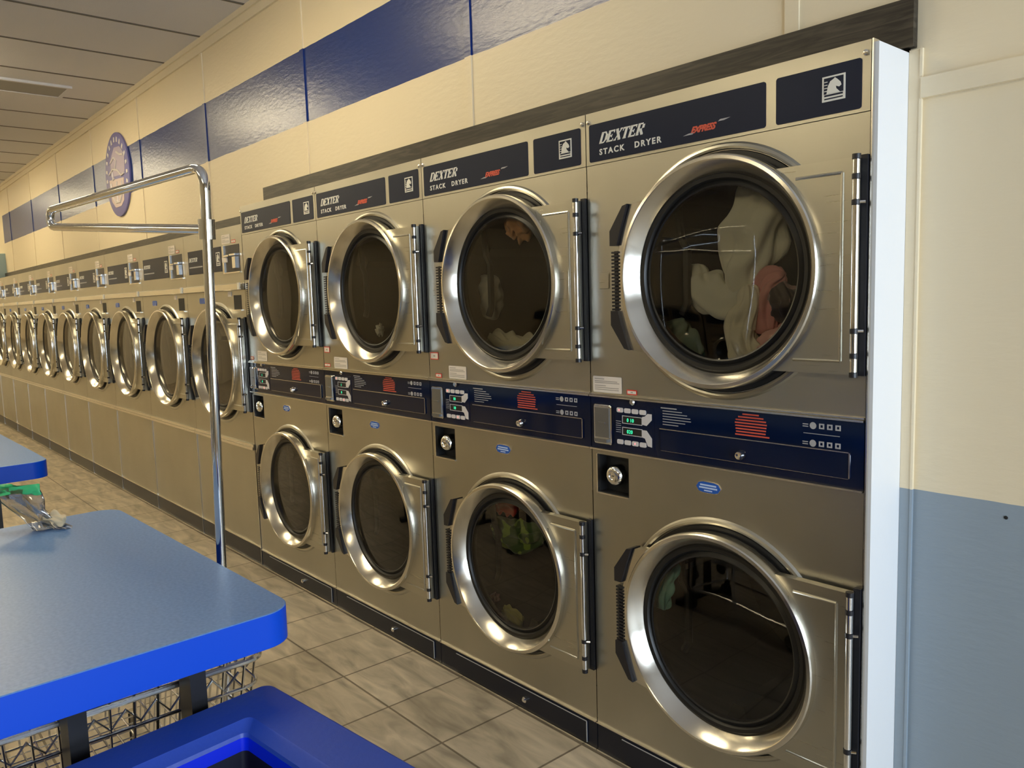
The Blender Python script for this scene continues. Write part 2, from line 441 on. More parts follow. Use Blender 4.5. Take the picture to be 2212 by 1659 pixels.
# casing boards on the wall right of the dryers
b = MB(); b.box(0.0125, 0.040, YW - 0.007, YW, 0, 1.868); struct('trim_%d' % n, b, M['wall']); n += 1
b = MB(); b.box(0.040, RX, YW - 0.013, YW, 1.764, 1.806); struct('trim_%d' % n, b, M['wall']); n += 1
b = MB(); b.box(0.036, 0.041, YW - 0.010, YW - 0.007, 1.81, 1.866); b.box(0.036, 0.041, YW - 0.010, YW - 0.007, 0, 1.764); struct('trim_%d' % n, b, M['wall']); n += 1
b = MB()
for px, pz in ((0.225, 0.889),): b.lathe([(0.004, YW - 0.001), (0.0001, YW - 0.002)], px, pz, 10)
tag(b.build('wall_hole', M['dark']), 'small dark screw hole in the light blue wall right of the dryers', 'hole')
# dark boards that cap the machines
b = MB(); b.box(-3.20, 0.026, YW - 0.022, YW - 0.001, 1.872, 1.972)
tag(b.build('cap_board', M['dark_wood']), 'dark stained board on the wall just above the stacked dryers', 'board')
b = MB(); b.box(XS - PITCH * NS, -3.215, YW - 0.022, YW - 0.001, 1.788, 1.860)
tag(b.build('cap_board', M['dark_wood']), 'dark brown board on the wall above the long row of single dryers', 'board')

# ceiling vent
t = thing('ceiling_vent', 'long grey vent panel set in the ceiling above the single dryers', 'vent', (-5.58, -0.90, ZC))
b = MB(); b.box(-0.14, 0.14, -0.75, 0.68, -0.012, 0.0); b.build('vent_panel', M['vent'], t)
b = MB(); b.box(-0.165, -0.14, -0.775, 0.705, -0.016, 0); b.box(0.14, 0.165, -0.775, 0.705, -0.016, 0)
b.box(-0.14, 0.14, 0.68, 0.705, -0.016, 0); b.box(-0.14, 0.14, -0.775, -0.75, -0.016, 0); b.build('vent_frame', M['ceiling_w'], t)

# ceiling fluorescents (they light the room; mirrored in the steel)
M['tube'] = mat('lit_diffuser', (0.9, 0.85, 0.75), 0.5, emit=LAMP_COL, estr=LAMP)
def ceiling_light(x, y, i, src=[None]):
    lab = 'lit fluorescent ceiling fixture over the aisle, %s' % i
    if src[0] is None:
        t = thing('ceiling_light', lab, 'ceiling light', (x, y, ZC), 0, 'ceiling fluorescents')
        b = MB(); b.box(-0.62, 0.62, -0.15, 0.15, -0.025, 0); b.build('housing', M['white_paint'], t)
        b = MB(); b.prism([(-0.6, -0.045), (0.6, -0.045), (0.6, -0.026), (-0.6, -0.026)], -0.12, 0.12); b.build('diffuser', M['tube'], t)
        src[0] = t
    else:
        t = copy_tree(src[0]); t.location = (x, y, ZC); t['label'] = lab
    return t
names = ['nearest the windows', 'third bay from the windows', 'fourth bay from the windows', 'second bay from the far end', 'at the far end']
for k, x in enumerate((0.8, -2.3, -5.4, -8.5, -11.3)):
    if k: ceiling_light(x, -1.02, 'front line ' + names[k])
    ceiling_light(x, -3.7, 'rear line ' + names[k])

# ------------------------------------------------------------------ dryers
def door(parent, cx, cz, R, hx, zlo, zhi):
    """steel ring door with glass, black seal, black pull and chrome hinge; hx is the hinge line"""
    k = R / 0.278
    b = MB()
    b.lathe([(R - 0.012, -0.010), (R - 0.001, -0.011), (R, -0.014), (R, -0.044), (R - 0.0015, -0.051), (R - 0.0045, -0.054), (R - 0.012, -0.055),
             (R - 0.015, -0.0525), (R - 0.039, -0.012), (R - 0.042, -0.006)], cx, cz, 96)
    # hinge plate: left side follows the ring
    pts = []
    r2 = R - 0.016; m = 14
    for i in range(m + 1):
        z = zhi + (zlo - zhi) * i / m
        pts.append((cx + math.sqrt(max(r2 * r2 - (z - cz) ** 2, 0)), z))
    x1 = hx - 0.010
    vs = []; fs = []
    for (x, z) in pts: vs += [(x, -0.034, z), (x1, -0.034, z), (x, -0.012, z), (x1, -0.012, z)]
    for i in range(m):
        a, c = 4 * i, 4 * i + 4
        fs += [(a, c, c + 1, a + 1), (a + 1, c + 1, c + 3, a + 3), (a + 2, a + 3, c + 3, c + 2)]
    fs += [(0, 1, 3, 2), (4 * m, 4 * m + 2, 4 * m + 3, 4 * m + 1)]
    b.mi = 1; b.add(vs, fs)
    w = 0.004; g = 0.028                       # pressed outline on the plate
    xr = x1 - g
    def xl(z): return cx + math.sqrt(max((R + 0.012) ** 2 - (z - cz) ** 2, 0))
    zt, zb = zhi - g, zlo + g
    for (p, q) in (((xl(zt), zt), (xr, zt)), ((xl(zb), zb), (xr, zb)), ((xr, zb), (xr, zt))):
        b.tube([(p[0], -0.034, p[1]), (q[0], -0.034, q[1])], 0.0035, 8)
    # latch plate on the pull side
    b.mi = 0
    poly = [(0.273 * math.cos(math.radians(q)), 0.273 * math.sin(math.radians(q))) for q in range(226, 133, -4)] + [(-0.244, 0.188), (-0.272, 0.120), (-0.285, 0.07), (-0.285, -0.08), (-0.272, -0.13), (-0.244, -0.190)]
    b.prism([(cx + p[0] * k, cz + p[1] * k) for p in poly], -0.046, -0.016)
    d = b.build('door', [M['steel_ring'], M['steel_plate']], parent, sharp=30)
    b = MB()
    b.lathe([(R - 0.039, -0.011), (R - 0.043, -0.015), (R - 0.052, -0.014), (R - 0.057, -0.006), (R - 0.066, -0.012), (R - 0.070, -0.010), (R - 0.070, 0.004), (R - 0.050, 0.006)], cx, cz, 96)
    b.lathe([(R - 0.04, -0.0035), (R + 0.010, -0.0035), (R + 0.012, 0.0)], cx, cz, 96)  # door seal, widened into a black band painting the shadow round the ring
    b.build('gasket_and_shadow', M['rubber'], d)
    b = MB(); rg = R - 0.068
    b.lathe([(rg, -0.010), (rg * 0.8, -0.0125), (rg * 0.5, -0.0140), (0.0005, -0.0145)], cx, cz, 72)
    b.build('glass', M['glass'], d)
    # black pull: two wedges with a ribbed grip between
    b = MB()
    for s in (1, -1):
        poly = [(-0.246, 0.190), (-0.262, 0.186), (-0.307, 0.124), (-0.307, 0.086), (-0.283, 0.086), (-0.272, 0.120)]
        if s < 0: poly = [(p[0], -p[1]) for p in reversed(poly)]
        b.prism([(cx + p[0] * k, cz + p[1] * k) for p in reversed(poly)], -0.056, -0.014)
    b.prism([(cx - 0.302 * k, cz - 0.086 * k), (cx - 0.285 * k, cz - 0.086 * k), (cx - 0.285 * k, cz + 0.072 * k), (cx - 0.302 * k, cz + 0.072 * k)], -0.044, -0.014)
    nr = 17
    for i in range(nr):
        z = cz - 0.082 * k + i * 0.150 * k / (nr - 1)
        b.box(cx - 0.307 * k, cx - 0.283 * k, -0.050, -0.016, z - 0.0026, z + 0.0026)
    b.build('handle', M['black'], d)
    # keeper on the back of the door seen through the glass
    b = MB()
    b.tube([(cx - 0.16 * k, 0.045, cz + 0.20 * k), (cx - 0.155 * k, 0.05, cz + 0.10 * k), (cx - 0.135 * k, 0.05, cz + 0.07 * k), (cx - 0.135 * k, 0.05, cz - 0.07 * k), (cx - 0.15 * k, 0.05, cz - 0.10 * k)], 0.011, 8)
    b.build('inner_latch', M['dark'], d)
    b = MB()
    b.box(hx - 0.013, hx + 0.0028, -0.010, -0.001, zlo - 0.004, zhi + 0.006)  # flat black strip painting the shadowed gap behind the hinge rod
    L_ = zhi - zlo
    for z in (zhi, zhi - 0.040, zhi - 0.092, zlo + 0.092, zlo + 0.040, zlo):
        b.tube([(hx - 0.008, -0.036, z - 0.005), (hx - 0.008, -0.036, z + 0.005)], 0.0088, 12)
    b.mi = 1
    for z0, z1 in ((zhi - 0.034, zhi - 0.006), (zhi - 0.086, zhi - 0.046), (zlo + 0.098, zhi - 0.098), (zlo + 0.046, zlo + 0.086), (zlo + 0.006, zlo + 0.034)):
        b.tube([(hx - 0.008, -0.036, z0), (hx - 0.008, -0.036, z1)], 0.0074, 14)
    for z in (zhi - 0.092, zlo + 0.092):
        b.tube([(hx - 0.004, -0.036, z), (hx + 0.008, -0.028, z)], 0.0035, 8)
    b.build('hinge', [M['black'], M['chrome']], d)
    return d

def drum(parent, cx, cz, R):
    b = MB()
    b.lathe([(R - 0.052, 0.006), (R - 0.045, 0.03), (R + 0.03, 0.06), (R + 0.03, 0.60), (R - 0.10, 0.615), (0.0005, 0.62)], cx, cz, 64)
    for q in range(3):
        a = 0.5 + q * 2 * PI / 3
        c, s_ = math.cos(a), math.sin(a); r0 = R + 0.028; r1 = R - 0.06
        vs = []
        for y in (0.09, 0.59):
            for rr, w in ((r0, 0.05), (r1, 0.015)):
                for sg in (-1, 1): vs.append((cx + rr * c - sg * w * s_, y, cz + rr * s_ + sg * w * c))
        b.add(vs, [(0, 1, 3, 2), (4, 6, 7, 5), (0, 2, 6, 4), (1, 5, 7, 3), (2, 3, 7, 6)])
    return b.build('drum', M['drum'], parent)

def emboss(b, cx, cz, R):
    b.lathe([(R + 0.013, 0.0002), (R + 0.015, -0.006), (R + 0.020, -0.0075), (R + 0.026, -0.0055), (R + 0.031, 0.0002)], cx, cz, 96)

SERIF = {   # heavy slab-serif capitals drawn as strokes in a unit box: (x0,z0,x1,z1,half width at start, at end)
 'D': [(.16, 0, .16, 1, .13), (0, .04, .62, .04, .05), (0, .96, .62, .96, .05), (.62, .04, .86, .28, .07), (.88, .25, .88, .75, .13), (.86, .72, .62, .96, .07)],
 'E': [(.18, 0, .18, 1, .13), (0, .05, .9, .05, .055), (0, .95, .9, .95, .055), (.18, .5, .62, .5, .045), (.88, 0, .88, .25, .04), (.88, .75, .88, 1, .04), (.62, .36, .62, .64, .035)],
 'X': [(.16, .97, .84, .03, .13), (.84, .97, .16, .03, .05), (0, .04, .34, .04, .05), (.62, .04, 1, .04, .05), (0, .96, .38, .96, .05), (.66, .96, 1, .96, .05)],
 'T': [(.5, 0, .5, 1, .13), (.02, .95, .98, .95, .055), (.05, .72, .05, 1, .04), (.95, .72, .95, 1, .04), (.28, .04, .72, .04, .045)],
 'R': [(.18, 0, .18, 1, .13), (0, .04, .38, .04, .045), (0, .96, .7, .96, .05), (.2, .48, .7, .48, .05), (.82, .56, .82, .88, .12), (.48, .48, .86, .03, .12), (.78, .04, 1, .04, .05)]}
def serif_word(b, word, x, z, h, w, sl, y, gap=0.06):
    for ch in word:
        for st in SERIF[ch]:
            x0, z0, x1, z1, t = st
            P = Vector((x0 * w, z0 * h)); Q = Vector((x1 * w, z1 * h)); d = (Q - P)
            n_ = Vector((-d.y, d.x)).normalized() * 1.2 * t * (w if abs(d.y) > abs(d.x) * 0.5 else h)
            quad = [P - n_, Q - n_, Q + n_, P + n_]
            pts = [(x + q.x + sl * q.y, z + q.y) for q in quad]
            b.prism(pts, y - 0.0006, y + 0.0004)
        x += w * (1 + gap)

def text_mesh(txt, size, mat_, parent, loc, name='lettering', shear=0.0, spacing=1.0, sx=1.0, bold=0.0):
    cu = bpy.data.curves.new(name, 'FONT'); cu.body = txt; cu.size = size; cu.extrude = 0.0004
    cu.space_character = spacing; cu.shear = shear; cu.offset = bold; cu.resolution_u = 3
    tmp = bpy.data.objects.new('tmp', cu); COL.objects.link(tmp)
    dg = bpy.context.evaluated_depsgraph_get(); dg.update()
    me = bpy.data.meshes.new_from_object(tmp.evaluated_get(dg))
    bpy.data.objects.remove(tmp); bpy.data.curves.remove(cu)
    for v in me.vertices: x_, y_, z_ = v.co; v.co = (loc[0] + x_ * sx, loc[1] - z_, loc[2] + y_)
    me.name = name; me.materials.clear(); me.materials.append(mat_)
    o = bpy.data.objects.new(name, me); COL.objects.link(o); o.parent = parent
    return o

def emblem(parent, x0, x1, z0, z1, y):
    """white square with a horse head in profile on dark and two bars beneath"""
    b = MB(); w, h = x1 - x0, z1 - z0
    b.box(x0, x1, y - 0.0008, y, z0, z1)
    b.mi = 1; b.box(x0 + .08 * w, x1 - .08 * w, y - 0.0012, y - 0.0004, z0 + .30 * h, z1 - .07 * h)
    for a, c in ((.20, .27), (.08, .13)): b.box(x0 + .1 * w, x1 - .1 * w, y - 0.0012, y - 0.0004, z0 + a * h, z0 + c * h)
    b.mi = 0
    P = [(.20, .30), (.78, .30), (.62, .46), (.60, .56), (.74, .50), (.84, .56), (.80, .68), (.66, .82), (.56, .90), (.52, .86), (.36, .78), (.26, .60)]
    b.prism([(x0 + p[0] * w, z0 + p[1] * h) for p in P], y - 0.0018, y - 0.001)
    for i in range(4):
        zz = z0 + (.40 + .12 * i) * h; b.box(x0 + .10 * w, x0 + .24 * w, y - 0.0018, y - 0.001, zz, zz + .03 * h)
    return b.build('emblem', [M['white_ink'], M['navy']], parent)

def text_rows(b, x0, z0, widths, dz, h, y):
    for i, w in enumerate(widths):
        b.box(x0 + (0.0 if i else -0.004), x0 + w, y - 0.0007, y, z0 - i * dz - h, z0 - i * dz)

def paper_label(parent, x0, x1, z0, z1, y=-0.001):
    b = MB(); b.rrect(x0, x1, z0, z1, y - 0.0006, y, 0.004)
    b.mi = 1; h = z1 - z0
    for i in range(6):
        f = (.84, .70, .60, .42, .30, .18)[i]
        b.box(x0 + .06 * (x1 - x0), x0 + (.40, .85, .92, .45, .9, .9)[i] * (x1 - x0), y - 0.0010, y - 0.0005, z0 + f * h - .022 * h, z0 + f * h + .022 * h)
    return b.build('instruction_label', [M['label'], M['label_ink']], parent)
def red_label(parent, x0, x1, z0, z1, y=-0.001):
    b = MB(); b.mi = 1; b.box(x0, x1, y - 0.0006, y, z0, z1)
    b.mi = 0; b.box(x0 + .003, x1 - .003, y - 0.0009, y - 0.0004, z0 + .003, z1 - .003)
    b.mi = 2; b.box(x0 + .40 * (x1 - x0), x0 + .62 * (x1 - x0), y - 0.0012, y - 0.0007, z0 + .4 * (z1 - z0), z0 + .6 * (z1 - z0))
    return b.build('warning_label', [M['label'], M['label_red'], M['label_ink']], parent)

SW = 0.80
def stack_dryer(label):
    t = thing('stack_dryer', label, 'dryer', (0, 0, 0), 0, 'stacked dryers')
    X0, X1 = -SW + 0.0015, -0.0015
    cu, cl = (-0.362, 1.414), (-0.365, 0.495); R = 0.278
    b = MB()
    b.hole_panel(X0, X1, 1.089, 1.728, cu[0], cu[1], R - 0.045)
    b.hole_panel(X0, X1, 0.096, 0.806, cl[0], cl[1], R - 0.045)
    b.box(X0, X1, -0.0012, 0.02, 1.7295, ZT)                         # top fascia
    b.box(X0, X1, 0, 0.02, 0.918, 0.934)
    b.box(X0, -0.779, 0, 0.02, 0.806, 0.918); b.box(-0.662, X1, 0, 0.02, 0.806, 0.918)
    emboss(b, *cu, R); emboss(b, *cl, R)
    b.box(X0, X0 + 0.002, 0.021, 0.74, 0, ZT); b.box(X1 - 0.002, X1, 0.021, 0.74, 0, ZT)
    b.box(X0, X1, 0.021, 0.74, ZT - 0.002, ZT); b.box(X0, X1, 0.74, 0.745, 0, ZT)
    b.build('cabinet', M['steel'], t, sharp=30)
    # fascia plates
    b = MB(); b.rrect(-0.786, -0.240, 1.737, 1.838, -0.0026, -0.001, 0.006)
    pl = b.build('name_plate', M['navy'], t)
    b = MB(); serif_word(b, 'DEXTER', -0.748, 1.783, 0.028, 0.0235, 0.42, -0.0030, 0.09); b.build('lettering', M['white_ink'], pl)
    text_mesh('STACK', 0.0215, M['white_ink'], pl, (-0.748, -0.0030, 1.753), spacing=1.33, sx=1.10, bold=0.0006)
    text_mesh('DRYER', 0.0215, M['white_ink'], pl, (-0.624, -0.0030, 1.753), spacing=1.33, sx=1.10, bold=0.0006)
    text_mesh('EXPRESS', 0.0205, M['red_ink'], pl, (-0.445, -0.0030, 1.7585), shear=0.45, spacing=0.86, sx=1.02, bold=0.0010)
    b = MB(); b.prism([(-0.468, 1.7555), (-0.440, 1.7555), (-0.434, 1.7595), (-0.450, 1.7595)], -0.0034, -0.0026)
    b.build('swoosh', M['grey_ink'], pl); b = MB()
    b.prism([(-0.366, 1.7735), (-0.350, 1.7735), (-0.332, 1.7775), (-0.360, 1.7775)], -0.0034, -0.0026)
    b.build('swoosh', M['grey_ink'], pl)
    b = MB(); b.rrect(-0.214, -0.020, 1.737, 1.838, -0.0026, -0.001, 0.006)
    pl = b.build('logo_plate', M['navy'], t)
    emblem(pl, -0.105, -0.054, 1.764, 1.816, -0.0027)
    # doors and drums
    door(t, cu[0], cu[1], R, -0.004, 1.188, 1.636)
    door(t, cl[0], cl[1], R, -0.004, 0.262, 0.712)
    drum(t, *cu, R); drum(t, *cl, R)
    # control panel
    b = MB(); b.box(X0, X1, -0.002, 0.02, 0.935, 1.088)
    cp = b.build('control_panel', M['navy_gloss'], t)
    b = MB()
    for z in (1.0865, 0.9335): b.box(X0, X1, -0.010, 0.004, z - 0.0022, z + 0.0022)
    b.box(X0, X1, -0.006, 0.002, 1.0905, 1.094)
    b.build('edge_trim', M['bright'], cp)
    b = MB(); b.rrect(-0.783, -0.716, 0.950, 1.063, -0.010, -0.002, 0.006, 0.002)
    cs = b.build('coin_slot', M['chrome'], cp)
    b = MB(); b.box(-0.775, -0.722, -0.0125, -0.010, 0.970, 1.055); b.box(-0.760, -0.736, -0.016, -0.010, 1.010, 1.014); b.box(-0.770, -0.726, -0.020, -0.010, 0.957, 0.966)
    b.build('coin_slide', M['coin_grey'], cs)
    b = MB(); b.mi = 0
    b.rrect(-0.706, -0.568, 0.952, 1.066, -0.0032, -0.002, 0.008)
    b.mi = 1
    for k in range(4):
        x = -0.699 + k * 0.027
        b.rrect(x, x + 0.023, 1.046, 1.059, -0.0048, -0.003, 0.004); b.rrect(x, x + 0.023, 0.957, 0.970, -0.0048, -0.003, 0.004)
    b.prism([(-0.609, 1.019), (-0.594, 1.017), (-0.576, 1.034), (-0.576, 1.050), (-0.590, 1.050), (-0.600, 1.042), (-0.609, 1.040)], -0.0040, -0.003)
    b.prism([(-0.609, 0.984), (-0.600, 0.982), (-0.590, 0.962), (-0.576, 0.960), (-0.576, 0.984), (-0.594, 1.004), (-0.609, 1.004)], -0.0040, -0.003)
    b.frame(-0.680, -0.609, 1.016, 1.038, -0.0040, -0.003, 0.0016); b.frame(-0.680, -0.609, 0.984, 1.006, -0.0040, -0.003, 0.0016)
    b.mi = 2
    for k in range(6): b.box(-0.703, -0.685, -0.0038, -0.003, 0.990 + k * 0.006, 0.9915 + k * 0.006)
    b.build('keypad', [M['navy_gloss'], M['button'], M['grey_ink']], cp)
    b = MB(); b.box(-0.678, -0.611, -0.0036, -0.0030, 1.018, 1.036); b.box(-0.678, -0.611, -0.0036, -0.0030, 0.986, 1.004)
    b.build('display', M['dark'], cp)
    b = MB()
    for i, (w, off) in enumerate(((0.045, -.006), (0.062, 0), (0.078, 0), (0.088, 0), (0.090, 0), (0.072, 0), (0.050, 0))):
        z = 1.072 - i * 0.0072
        b.box(-0.540 + off, -0.540 + w, -0.0030, -0.002, z - 0.0028, z - (0 if i == 0 else 0.0008))
    b.build('instructions', M['grey_ink'], cp); b = MB()
    for i, (c, w) in enumerate(((0, .022), (0, .034), (0, .041), (0, .043), (0, .042), (0, .041), (0, .040), (.004, .046))):
        z = 1.078 - i * 0.0072
        b.box(-0.277 + c - w, -0.277 + c + w, -0.0030, -0.002, z - 0.0038, z - 0.0004)
    b.build('warning_text', M['red_ink'], cp); b = MB()
    for z in (1.066, 1.026):
        b.lathe([(0.008, -0.0032), (0.0001, -0.0032)], -0.118, z, 14)
        b.box(-0.143, -0.130, -0.003, -0.002, z + 0.001, z + 0.003); b.box(-0.143, -0.130, -0.003, -0.002, z - 0.004, z - 0.002)
        for k in range(3): b.frame(-0.104 + k * 0.019, -0.092 + k * 0.019, z - 0.006, z + 0.006, -0.003, -0.002, 0.003)
    b.box(-0.141, -0.056, -0.003, -0.002, 1.047, 1.0482)
    b.build('cycle_symbols', M['grey_ink'], cp)
    b = MB(); b.rrect(-0.548, -0.030, 0.956, 1.016, -0.0052, -0.002, 0.006, 0.001)
    dr = b.build('coin_drawer', M['navy_gloss'], cp)
    b = MB(); b.box(-0.548, -0.034, -0.0066, -0.0052, 1.0138, 1.016); b.box(-0.0335, -0.031, -0.0066, -0.0052, 0.958, 1.014); b.box(-0.545, -0.034, -0.0060, -0.0052, 0.9562, 0.9570)  # bright bars standing in for the L-shaped highlight on the drawer edges
    b.build('drawer_edge_line', M['bright'], dr)
    b = MB(); b.lathe([(0.012, -0.005), (0.012, -0.012), (0.009, -0.020), (0.006, -0.021), (0.0002, -0.019)], -0.300, 0.976, 24); b.build('drawer_lock', M['chrome'], dr)
    b = MB(); b.lathe([(0.009, -0.002), (0.009, -0.008), (0.006, -0.012), (0.0002, -0.012)], -0.640, 1.0785, 20); b.build('panel_knob', M['chrome'], cp)
    # money box lock
    b = MB(); b.box(-0.779, -0.662, 0.035, 0.038, 0.806, 0.918)
    b.box(-0.7785, -0.7765, 0.001, 0.035, 0.806, 0.918); b.box(-0.6645, -0.6625, 0.001, 0.035, 0.806, 0.918)
    b.box(-0.779, -0.662, 0.001, 0.035, 0.916, 0.918); b.box(-0.779, -0.662, 0.001, 0.035, 0.806, 0.808)
    lb = b.build('lock_box', M['dark'], t)
    b = MB(); b.box(-0.781, -0.776, -0.004, 0.006, 0.804, 0.918); b.box(-0.781, -0.662, -0.004, 0.002, 0.803, 0.807); b.build('lock_box_frame', M['bright'], lb)
    b = MB(); b.lathe([(0.030, 0.034), (0.030, 0.004), (0.026, -0.006), (0.020, -0.010), (0.0125, -0.0105), (0.012, -0.007), (0.0002, -0.007)], -0.715, 0.862, 32)
    b.mi = 1; b.box(-0.719, -0.711, -0.0085, -0.0068, 0.861, 0.863)
    b.build('round_lock', [M['chrome'], M['dark']], lb)
    # blue capacity badge
    b = MB()
    oc = [(-0.436, .879), (-0.428, .867), (-0.416, .864), (-0.380, .864), (-0.368, .867), (-0.360, .879), (-0.368, .891), (-0.380, .894), (-0.416, .894), (-0.428, .891)]
    b.mi = 1; b.prism(oc, -0.0022, -0.0002)
    b.mi = 0; b.prism([(-0.398 + (p[0] + 0.398) * .95, 0.879 + (p[1] - .879) * .9) for p in oc], -0.0030, -0.0018)
    b.mi = 2; b.box(-0.422, -0.374, -0.0035, -0.0028, 0.8825, 0.8865); b.box(-0.425, -0.371, -0.0035, -0.0028, 0.8755, 0.8795); b.box(-0.410, -0.386, -0.0035, -0.0028, 0.869, 0.872)
    b.build('blue_badge', [M['badge'], M['bright'], M['badge_ink']], t)
    # kick panel
    b = MB(); b.box(X0, X1, 0.0, 0.02, 0.010, 0.094)
    kp = b.build('kick_panel', M['kick'], t)
    b = MB(); b.box(X0, X1, -0.006, 0.004, 0.093, 0.0965); b.box(X0, X1, -0.006, 0.004, 0.004, 0.010); b.build('edge_trim', M['bright'], kp)
    b = MB(); b.rrect(-0.700, -0.040, 0.014, 0.082, -0.003, 0.0, 0.004)
    kd = b.build('lint_drawer', M['kick'], kp)
    b = MB(); b.box(-0.700, -0.042, -0.0048, -0.003, 0.0795, 0.0818); b.box(-0.043, -0.040, -0.0048, -0.003, 0.014, 0.080); b.build('drawer_edge_line', M['grey_ink'], kd)
    b = MB(); b.lathe([(0.010, -0.003), (0.010, -0.010), (0.006, -0.014), (0.0002, -0.014)], -0.322, 0.045, 20); b.build('drawer_lock', M['chrome'], kd)
    # small screws and the strike plate
    for x in (-0.788, -0.012):
        b = MB(); b.lathe([(0.006, -0.001), (0.006, -0.005), (0.003, -0.007), (0.0002, -0.007)], x, 1.8455, 12); b.build('screw', M['bright'], t)
    b = MB(); b.rrect(-0.758, -0.722, 1.388, 1.434, -0.003, 0, 0.003, 0.001); b.build('strike_plate', M['steel_plate'], t)
    return t

def digits(dryer, a, c):
    cp = [o for o in dryer.children if o.name.startswith('control_panel')][0]
    text_mesh(a, 0.0145, M['digits'], cp, (-0.663, -0.0042, 1.0215), 'display_digits', spacing=1.15, sx=0.85)
    text_mesh(c, 0.0145, M['digits'], cp, (-0.663, -0.0042, 0.9895), 'display_digits', spacing=1.15, sx=0.85)
    b = MB(); b.lathe([(0.0022, -0.0052), (0.0001, -0.0056)], -0.690, 1.0525, 8); b.build('indicator_light', M['led'], cp)
    b = MB(); b.lathe([(0.0022, -0.0052), (0.0001, -0.0056)], -0.634, 0.9635, 8); b.build('indicator_light', M['led'], cp)

LS = ['stacked steel dryer nearest the white end panel, pink and white laundry in its top door',
      'second stacked dryer from the white end panel, orange cloth and yellow laundry inside its doors',
      'third stacked dryer from the white end panel, small white item alone in its top door',
      'empty stacked dryer at the left end of its group, beside the single dryers']
SD = []
src = stack_dryer(LS[0])
for k in range(4):
    d = src if k == 0 else copy_tree(src)
    d.location = (-SW * k, 0, 0); d['label'] = LS[k]; SD.append(d)
for d, (a, c) in zip(SD, (('0 10', '020'), (' 10', ' 10'), ('  1', '  0'), ('  1', '  0'))): digits(d, a, c)
# labels sit at slightly different places on each machine
for d, w, r in ((SD[0], (-.789, -.682, 1.097, 1.143), (-.664, -.628, 1.097, 1.111)), (SD[1], (-.681, -.582, 1.097, 1.142), (-.762, -.726, 1.096, 1.111)),
                (SD[2], (-.706, -.594, 1.096, 1.144), (-.792, -.742, 1.099, 1.113)), (SD[3], (-.692, -.585, 1.098, 1.147), (-.780, -.745, 1.100, 1.116))):
    paper_label(d, *w); red_label(d, *r)
for d in SD[1:3]: red_label(d, -0.790, -0.742, 1.160, 1.186)

